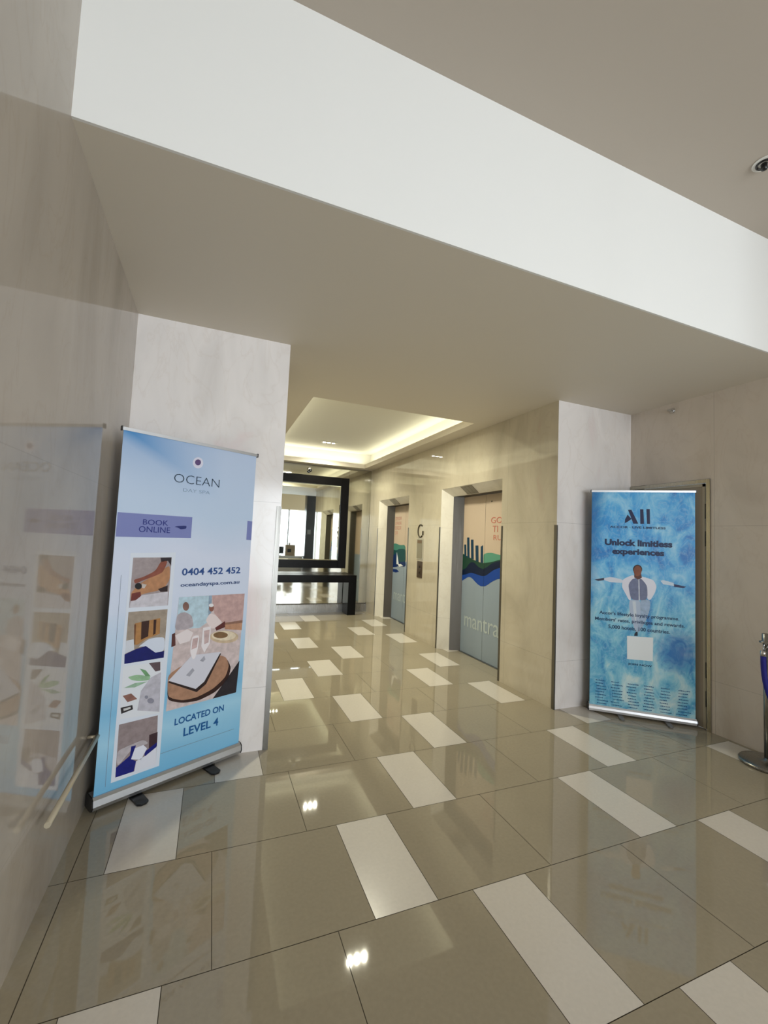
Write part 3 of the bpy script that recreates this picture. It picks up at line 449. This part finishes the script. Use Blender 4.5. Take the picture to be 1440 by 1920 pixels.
def grad_mat(name, kind, origin, u):
    m = bpy.data.materials.new(name); m.use_nodes = True; nt = m.node_tree; b = nt.nodes['Principled BSDF']
    g = nd(nt, 'ShaderNodeNewGeometry'); sp = nd(nt, 'ShaderNodeSeparateXYZ')
    # print coordinates: x = metres along the banner, z = height
    sub = nd(nt, 'ShaderNodeVectorMath', operation='SUBTRACT'); nt.links.new(g.outputs['Position'], sub.inputs[0]); sub.inputs[1].default_value = origin
    dot = nd(nt, 'ShaderNodeVectorMath', operation='DOT_PRODUCT'); nt.links.new(sub.outputs[0], dot.inputs[0]); dot.inputs[1].default_value = u
    nt.links.new(g.outputs['Position'], sp.inputs[0]); s = dot.outputs['Value']; z = sp.outputs[2]
    cmb = nd(nt, 'ShaderNodeCombineXYZ'); nt.links.new(s, cmb.inputs[0]); nt.links.new(z, cmb.inputs[1])
    if kind == 'spa':
        d = math_n(nt, 'ADD', z, math_n(nt, 'MULTIPLY', s, 0.55))   # diagonal sweep in the upper third
        n = nd(nt, 'ShaderNodeTexNoise'); n.inputs['Scale'].default_value = 2.2; n.inputs['Detail'].default_value = 1; nt.links.new(cmb.outputs[0], n.inputs[0])
        zn = math_n(nt, 'ADD', math_n(nt, 'DIVIDE', z, 2.05), math_n(nt, 'MULTIPLY', math_n(nt, 'SUBTRACT', n.outputs['Fac'], 0.5), 0.12))
        c = ramp(nt, zn, [(0.0, lin((108, 178, 220))), (0.09, lin((130, 188, 222))), (0.17, lin((160, 206, 232))), (0.24, lin((128, 186, 222))), (0.33, lin((160, 200, 228))), (0.50, lin((206, 216, 236))), (0.66, lin((208, 216, 236))), (0.78, lin((188, 206, 230))), (1.0, lin((184, 200, 226)))])
        tl = math_n(nt, 'MULTIPLY', math_n(nt, 'MULTIPLY', math_n(nt, 'SUBTRACT', z, 1.50), 1.9), math_n(nt, 'SUBTRACT', 1.0, math_n(nt, 'MULTIPLY', s, 1.6)))
        band = ramp(nt, math_n(nt, 'SUBTRACT', d, 1.2), [(0.55, (0, 0, 0)), (0.78, (0.35, 0.35, 0.35)), (0.86, (1, 1, 1)), (1.0, (0.6, 0.6, 0.6))])
        k = nd(nt, 'ShaderNodeClamp'); nt.links.new(tl, k.inputs[0])
        c = mix(nt, math_n(nt, 'MULTIPLY', k.outputs[0], band), c, lin((44, 132, 196)))
    else:
        mp = nd(nt, 'ShaderNodeMapping'); mp.inputs['Scale'].default_value = (1.0, 0.62, 1); mp.inputs['Rotation'].default_value = (0, 0, -0.5); nt.links.new(cmb.outputs[0], mp.inputs[0])
        n = nd(nt, 'ShaderNodeTexNoise'); n.inputs['Scale'].default_value = 4.6; n.inputs['Detail'].default_value = 6; n.inputs['Roughness'].default_value = 0.58; n.inputs['Distortion'].default_value = 1.3; nt.links.new(mp.outputs[0], n.inputs[0])
        n2 = nd(nt, 'ShaderNodeTexNoise'); n2.inputs['Scale'].default_value = 11; n2.inputs['Detail'].default_value = 3; n2.inputs['Distortion'].default_value = 2.2; nt.links.new(mp.outputs[0], n2.inputs[0])
        low = ramp(nt, math_n(nt, 'DIVIDE', z, 2.05), [(0.0, (1, 1, 1)), (0.45, (0.8, 0.8, 0.8)), (0.62, (0.15, 0.15, 0.15)), (1.0, (0, 0, 0))])
        hi = ramp(nt, n.outputs['Fac'], [(0.28, lin((10, 112, 196))), (0.44, lin((56, 158, 228))), (0.56, lin((104, 188, 238))), (0.70, lin((160, 214, 246)))])
        lo = ramp(nt, n.outputs['Fac'], [(0.30, lin((20, 104, 180))), (0.42, lin((88, 168, 206))), (0.53, lin((136, 200, 220))), (0.68, lin((206, 228, 228)))])
        c = mix(nt, low, hi, lo)
        rid = ramp(nt, math_n(nt, 'ABSOLUTE', math_n(nt, 'SUBTRACT', n2.outputs['Fac'], 0.5)), [(0.0, (1, 1, 1)), (0.02, (0.4, 0.4, 0.4)), (0.07, (0, 0, 0))])
        c = mix(nt, math_n(nt, 'MULTIPLY', rid, 0.28), c, lin((190, 226, 244)))
        # deep blue patch, lower right, and dark left margin
        e1 = math_n(nt, 'ADD', math_n(nt, 'POWER', math_n(nt, 'DIVIDE', math_n(nt, 'SUBTRACT', s, 0.70), 0.20), 2.0), math_n(nt, 'POWER', math_n(nt, 'DIVIDE', math_n(nt, 'SUBTRACT', z, 0.62), 0.22), 2.0))
        f1 = ramp(nt, math_n(nt, 'ADD', math_n(nt, 'MULTIPLY', e1, 0.4), math_n(nt, 'MULTIPLY', n2.outputs['Fac'], 0.5)), [(0.25, (0.85,) * 3), (0.62, (0, 0, 0))])
        c = mix(nt, f1, c, lin((14, 100, 180)))
        f2 = ramp(nt, math_n(nt, 'ADD', math_n(nt, 'MULTIPLY', s, 5.0), math_n(nt, 'MULTIPLY', math_n(nt, 'SUBTRACT', 2.0, z), 0.45)), [(0.1, (0.8,) * 3), (0.75, (0, 0, 0))])
        c = mix(nt, f2, c, lin((8, 92, 160)))
    nt.links.new(c, b.inputs['Base Color']); b.inputs['Roughness'].default_value = 0.4; b.inputs['Specular IOR Level'].default_value = 0.35
    return m
LA, LB = (-0.496, 2.700), (0.258, 3.109)
def w_left(p, fr):
    tx = lambda s, bx, c, **k: p.text(s, fr, bx, ink(c), 0.0022, **k)
    navy, grey = (14, 40, 62), (126, 150, 172)
    tx('OCEAN', (0.297, 0.588, 1.786, 1.838), navy, font_off=-0.018)
    tx('DAY SPA', (0.356, 0.527, 1.735, 1.755), grey, font_off=-0.015)
    tx('BOOK', (0.142, 0.282, 1.521, 1.552), (34, 44, 124)); tx('ONLINE', (0.123, 0.296, 1.478, 1.512), (34, 44, 124))
    tx('0404 452 452', (0.385, 0.782, 1.223, 1.267), (44, 78, 138), font_off=0.02)
    tx('oceandayspa.com.au', (0.382, 0.780, 1.148, 1.178), (58, 78, 122), font_off=0.022)
    tx('LOCATED ON', (0.406, 0.725, 0.329, 0.369), (24, 88, 148), font_off=0.02)
    tx('LEVEL 4', (0.465, 0.692, 0.247, 0.297), (24, 88, 148), font_off=0.02)
left_banner, frl, LL = banner(LA, LB, 2.055, 1, LEFT_PRINT, grad_mat('spa_print', 'spa', (LA[0], LA[1], 0), (Vector((*LB, 0)) - Vector((*LA, 0))).normalized()), w_left,
    'tall pale blue day spa roll-up banner against the left marble wall', (0.215, 0.64), M_BLACKPL, 0.034, M_ALU, 0.085)
RA, RB = (3.312, 3.018), (3.957, 2.477)
def w_right(p, fr):
    tx = lambda s, bx, c, **k: p.text(s, fr, bx, ink(c), 0.0022, **k)
    c = (18, 38, 82)
    tx('ACCOR \u00b7 LIVE LIMITLESS', (0.161, 0.61, 1.693, 1.713), c, font_off=0.02)
    tx('Unlock limitless', (0.119, 0.662, 1.530, 1.590), c, font_off=0.045)
    tx('experiences', (0.182, 0.600, 1.435, 1.505), c, font_off=0.045)
    tx("Accor's lifestyle loyalty programme.", (0.080, 0.715, 0.884, 0.924), (22, 56, 96), font_off=0.015)
    tx("Members' rates, privileges and rewards.", (0.045, 0.757, 0.826, 0.866), (22, 56, 96), font_off=0.015)
    tx('5,000 hotels, 100 countries.', (0.156, 0.644, 0.764, 0.803), (22, 56, 96), font_off=0.015)
    tx('JOIN NOW', (0.318, 0.507, 0.457, 0.479), (22, 56, 96), font_off=0.02)
    # rows of tiny brand names, too small to read
    rnd = random.Random(3); o_, u_, n_ = fr
    for r_ in range(9):
        z = 0.288 - r_ * 0.0255
        for k in range(6):
            x = 0.052 + k * 0.128 + rnd.uniform(0, 0.02); wd = rnd.uniform(0.055, 0.085); q = x
            while q < x + wd:
                lw = rnd.uniform(0.006, 0.012); h = rnd.choice((0.006, 0.008))
                p.poly([o_ + u_ * (q + i * lw) + n_ * 0.0022 + Vector((0, 0, z + j * h)) for i, j in ((0, 0), (1, 0), (1, 1), (0, 1))], ink((34, 88, 140)))
                q += lw + 0.003
right_banner, frr, LR = banner(RA, RB, 2.045, 1, RIGHT_PRINT, grad_mat('water_print', 'water', (RA[0], RA[1], 0), (Vector((*RB, 0)) - Vector((*RA, 0))).normalized()), w_right,
    'bright blue water roll-up banner with floating man in white, in front of service door', (0.255, 0.625), mat('grey_plastic', (112, 112, 112), 0.4), 0.022, mat('white_aluminium', (228, 228, 232), 0.3, 0.3), 0.07)

# ------------------------------------------------------------ rail on the left wall
root = thing('wall_rail', (XL, 2.3, 0.40), 'thin cream metal rail low on left marble wall, running behind the spa banner', 'rail')
b = MB(); b.tube([(XL + 0.045, 1.965, 0.395), (XL + 0.045, 2.74, 0.395)], 0.011, mat('cream_metal', (196, 186, 164), 0.3, 0.4), 16); b.build('rail', root)
b = MB(); b.tube([(XL + 0.001, 2.70, 0.395), (XL + 0.04, 2.70, 0.395)], 0.008, mat('cream_metal', (196, 186, 164), 0.3, 0.4), 12); b.build('bracket', root)

# ------------------------------------------------------------ barrier post and rope
px_, py_ = 3.80, 1.885
root = thing('barrier_post', (px_, py_, 0), 'brushed steel queue barrier post with round base at right edge', 'barrier post')
b = MB(); b.lathe([(0.165, 0.0), (0.172, 0.004), (0.172, 0.016), (0.165, 0.024), (0.10, 0.034), (0.03, 0.040), (0.026, 0.05)], (px_, py_, 0), M_STEEL, 64); b.build('base', root)
b = MB(); b.lathe([(0.0255, 0.045), (0.0255, 0.86)], (px_, py_, 0), M_STEEL, 32); b.build('pole', root)
b = MB(); b.lathe([(0.026, 0.86), (0.047, 0.862), (0.047, 0.872), (0.031, 0.876), (0.031, 0.925), (0.026, 0.93)], (px_, py_, 0), M_STEEL, 40); b.build('cap', root)
b = MB(); b.tube([(px_ - 0.026 - 0.02 * (1 - math.cos(a)) , py_ - 0.012, 0.845 - 0.018 * math.sin(a)) for a in [i * 2 * PI / 16 for i in range(17)]], 0.003, M_CHROME, 8); b.build('ring', root)
pts = []
x0r, y0r, z0r = px_ - 0.052, py_ + 0.0, 0.775
for i in range(41):
    t_ = i / 40.0; y = y0r - 1.35 * (0.5 * (2 * t_) ** 2.6 if t_ <= 0.5 else 1 - 0.5 * (2 - 2 * t_) ** 2.6)
    z = 0.14 + (z0r - 0.14) * abs(1 - 2 * t_) ** 1.5
    pts.append((x0r + 0.01 * t_, y, z))
root = thing('barrier_rope', (x0r, y0r, 0), 'dark blue velvet barrier rope hanging from the steel post', 'rope')
b = MB(); b.tube(pts, 0.0165, mat('blue_velvet', (14, 16, 120), 0.7), 20); b.build('rope', root)
b = MB(); b.tube([(x0r, y0r, 0.772), (x0r, y0r, 0.81)], 0.0175, M_CHROME, 20); b.build('end_fitting', root)
b = MB(); b.tube([(x0r, y0r, 0.81), (x0r + 0.003, y0r, 0.83), (x0r + 0.010, y0r + 0.002, 0.842)], 0.004, M_CHROME, 10); b.build('hook', root)
# second post outside the picture holds the other end of the rope
# ------------------------------------------------------------ lift wall fittings
fw = (Vector((XR, 6.07, 0)), Vector((0, -1, 0)), Vector((-1, 0, 0)))
g = MB(); arc = []
M_GD = mat('dark_bronze', (74, 66, 52), 0.4, 0.6)
for i in range(19):
    a = math.radians(50 + i * 14.5); arc.append((XR - 0.008, 5.965 - 0.085 * math.cos(a), 1.645 + 0.098 * math.sin(a)))
g.tube(arc[:19], 0.0095, M_GD, 10); g.box(XR - 0.016, XR - 0.001, 5.873, 5.893, 1.58, 1.645, M_GD)
g.build('floor_letter'); tag(bpy.data.objects['floor_letter'], 'dark metal letter G mounted on marble between the lifts', 'letter sign')
root = thing('notice_holder', (XR, 5.965, 1.36), 'silver framed lift information plate under the letter G', 'sign')
def wplate(name, y0, y1, z0, z1, d, m_, par, d0=0.001):
    q = MB(); q.box(XR - d0 - d, XR - d0, y0, y1, z0, z1, m_); return q.build(name, par, bevel=0.001)
wplate('frame', 5.862, 6.072, 1.205, 1.530, 0.010, mat('satin_silver', (205, 200, 182), 0.35, 0.6), root)
wplate('plate', 5.880, 6.054, 1.222, 1.512, 0.003, mat('plate_grey', (140, 134, 116), 0.4), root, 0.0115)
wplate('header', 5.895, 6.040, 1.455, 1.500, 0.002, mat('plate_brown', (118, 96, 74), 0.5), root, 0.0148)
root = thing('lift_call_panel', (XR, 5.955, 1.06), 'dark lift call button panel below the framed plate', 'call panel')
wplate('face_plate', 5.868, 6.040, 0.925, 1.178, 0.008, mat('bronze_panel', (92, 76, 60), 0.3, 0.5), root)
for z in (1.09, 1.00):
    q = MB(); q.lathe([(0.018, -0.014), (0.018, -0.0095)], (XR, 5.954, z), mat('button_dark', (44, 34, 30), 0.3), 24, 'x'); q.build('button', root)

# ------------------------------------------------------------ mirror and console table
root = thing('framed_mirror', (1.73, YE - 0.02, 0.87), 'large rectangular mirror in a wide black frame on the end wall', 'mirror')
MX0, MX1, MZ0, MZ1, fwid = 0.94, 2.52, 0.872, 2.688, 0.162
y1_, y0_ = YE - 0.014, YE - 0.06
b = MB(); b.box(MX0, MX0 + fwid, y0_, y1_, MZ0, MZ1, M_LACQ); b.box(MX1 - fwid, MX1, y0_, y1_, MZ0, MZ1, M_LACQ); b.box(MX0 + fwid, MX1 - fwid, y0_, y1_, MZ0, MZ0 + fwid - 0.01, M_LACQ); b.box(MX0 + fwid, MX1 - fwid, y0_, y1_, MZ1 - fwid, MZ1, M_LACQ)
b.build('frame', root, bevel=0.003)
b = MB(); gy = YE - 0.045; bv = 0.02
xa, xb, za, zb = MX0 + fwid, MX1 - fwid, MZ0 + fwid - 0.01, MZ1 - fwid
b.poly([(xa + bv, gy, za + bv), (xb - bv, gy, za + bv), (xb - bv, gy, zb - bv), (xa + bv, gy, zb - bv)], M_MIRROR)
ii = [(xa + bv, gy, za + bv), (xb - bv, gy, za + bv), (xb - bv, gy, zb - bv), (xa + bv, gy, zb - bv)]; oo = [(xa, gy + 0.003, za), (xb, gy + 0.003, za), (xb, gy + 0.003, zb), (xa, gy + 0.003, zb)]
for i in range(4): b.poly([oo[i], oo[(i + 1) % 4], ii[(i + 1) % 4], ii[i]], M_MIRROR)
b.box(xa, xb, gy + 0.006, gy + 0.03, za, zb, M_BLACKPL)
b.build('glass', root, recalc=False)
root = thing('console_table', (1.73, 8.15, 0), 'black lacquered console table with thick top below the framed mirror', 'table')
b = MB(); b.box(0.80, 2.662, 7.965, 8.315, 0.625, 0.762, M_LACQ); b.build('tabletop', root, bevel=0.003)
for x0, x1 in ((0.80, 0.96), (2.502, 2.662)):
    b = MB(); b.box(x0, x1, 7.965, 8.315, 0, 0.625, M_LACQ); b.build('leg', root, bevel=0.003)

# ------------------------------------------------------------ camera, sprinklers, ceiling fittings
root = thing('security_camera', (1.69, YE, 2.83), 'small white security camera with black lens above the framed mirror', 'camera')
b = MB(); b.box(1.665, 1.715, YE - 0.075, YE - 0.013, 2.775, 2.845, mat('white_plastic', (222, 220, 214), 0.4)); b.build('housing', root, bevel=0.01)
b = MB(); b.lathe([(0.012, -0.115), (0.028, -0.108), (0.034, -0.09), (0.034, -0.06)], (1.70, YE, 2.775), M_BLACKPL, 24, 'y'); b.build('lens', root)
root = thing('ceiling_sensor', (2.77, 1.36, H2), 'small ceiling detector ring with black eye at upper right', 'detector')
b = MB(); b.lathe([(0.055, -0.006), (0.055, 0.0)], (2.77, 1.36, H2 - 0.001), mat('white_plastic', (222, 220, 214), 0.4), 40); b.build('plate', root)
b = MB(); b.tube([(2.77 + 0.034 * math.cos(a), 1.36 + 0.034 * math.sin(a), H2 - 0.010) for a in [i * PI * 1.5 / 20 for i in range(21)]], 0.006, M_BLACKPL, 10); b.build('ring', root)
b = MB(); b.lathe([(0.004, -0.045), (0.014, -0.04), (0.016, -0.007)], (2.77, 1.36, H2), M_BLACKPL, 20); b.build('eye', root)
root = thing('sidewall_sprinkler', (XA, 2.70, 2.83), 'small chrome sidewall sprinkler head high on the alcove wall', 'sprinkler')
b = MB(); b.lathe([(0.026, -0.006), (0.026, -0.001)], (XA, 2.70, 2.83), M_CHROME, 24, 'x'); b.build('plate', root)
b = MB(); b.lathe([(0.008, -0.045), (0.008, -0.006)], (XA, 2.70, 2.83), M_CHROME, 16, 'x'); b.box(XA - 0.05, XA - 0.045, 2.682, 2.718, 2.822, 2.838, M_CHROME); b.build('nozzle', root)
def triple(xc, yc, label):
    root = thing('triple_downlight', (xc, yc, ZT), label, 'downlight', 'recessed triple downlights in the ceiling tray')
    b = MB(); b.box(xc - 0.15, xc + 0.15, yc - 0.05, yc + 0.05, ZT - 0.006, ZT - 0.001, mat('white_plastic', (222, 220, 214), 0.4)); b.build('trim_plate', root)
    for k in (-1, 0, 1):
        b = MB(); b.lathe([(0.026, -0.008), (0.026, -0.0062)], (xc + k * 0.085, yc, ZT), mat('lamp_glow', (255, 250, 240), 0.5, emit=((255, 250, 240), 40.0)), 24); b.build('lamp', root)
    for k in (-1, 0, 1):
        l = bpy.data.lights.new('downlight_beam', 'SPOT'); l.energy = 58; l.spot_size = 2.7; l.spot_blend = 1.0; l.color = (1, 0.96, 0.74); l.shadow_soft_size = 0.02
        o = bpy.data.objects.new('downlight_beam', l); COL.objects.link(o); o.location = (xc + k * 0.085, yc, ZT - 0.02)
triple(1.88, 7.60, 'triple recessed downlight in far half of the tray, near the mirror')
triple(1.80, 4.75, 'triple recessed downlight in near half of the tray, hidden by the soffit edge')

# ------------------------------------------------------------ reception seen in the mirror
root = thing('reception_counter', (2.75, -2.3, 0), 'white reception counter by the glazed front, seen in the mirror', 'counter')
b = MB(); b.box(1.9, 3.7, -2.6, -2.1, 0.0, 0.55, mat('counter_white', (225, 226, 224), 0.3)); b.build('body', root)
b = MB(); b.box(1.85, 3.72, -2.65, -2.05, 0.551, 0.59, mat('counter_white', (225, 226, 224), 0.3)); b.build('worktop', root)
root = thing('donation_box', (3.15, -2.3, 0.591), 'beige box on the reception counter, seen in the mirror', 'box')
b = MB(); b.box(2.98, 3.40, -2.45, -2.18, 0.591, 1.06, mat('cardboard', (160, 142, 116), 0.7)); b.build('case', root, bevel=0.005)
b = MB(); b.box(3.06, 3.22, -2.179, -2.174, 0.74, 0.88, M_BLACKPL); b.build('label_plate', root)
root = thing('desk_monitor', (2.72, -2.3, 0.591), 'black monitor on the reception counter beside the beige box, seen in the mirror', 'monitor')
b = MB(); b.box(2.52, 2.92, -2.30, -2.27, 0.66, 0.98, M_BLACKPL); b.build('screen', root, bevel=0.005)
b = MB(); b.box(2.62, 2.82, -2.36, -2.20, 0.591, 0.605, M_BLACKPL); b.box(2.70, 2.74, -2.30, -2.28, 0.60, 0.68, M_BLACKPL); b.build('stand', root)
root = thing('potted_plant', (3.15, -2.3, 1.061), 'small leafy plant on the beige box, seen in the mirror', 'plant')
b = MB(); b.lathe([(0.04, 0.0), (0.055, 0.08)], (3.15, -2.3, 1.061), mat('pot_white', (220, 220, 220), 0.5), 20); b.build('pot', root)
b = MB(); rnd = random.Random(7); gm = mat('leaf_green', (70, 92, 60), 0.6)
for k in range(26):
    a = rnd.uniform(0, 2 * PI); r_ = rnd.uniform(0.03, 0.13); z = 1.14 + rnd.uniform(0.02, 0.26); c = Vector((3.15 + r_ * math.cos(a), -2.3 + r_ * math.sin(a), z)); d = Vector((math.cos(a), math.sin(a), 0.4)) * 0.035; e = Vector((-math.sin(a), math.cos(a), 0)) * 0.014
    b.poly([c - d, c - e, c + d, c + e], gm); b.tube([(3.15, -2.3, 1.13), tuple(c)], 0.0018, gm, 5)
b.build('foliage', root, recalc=False)
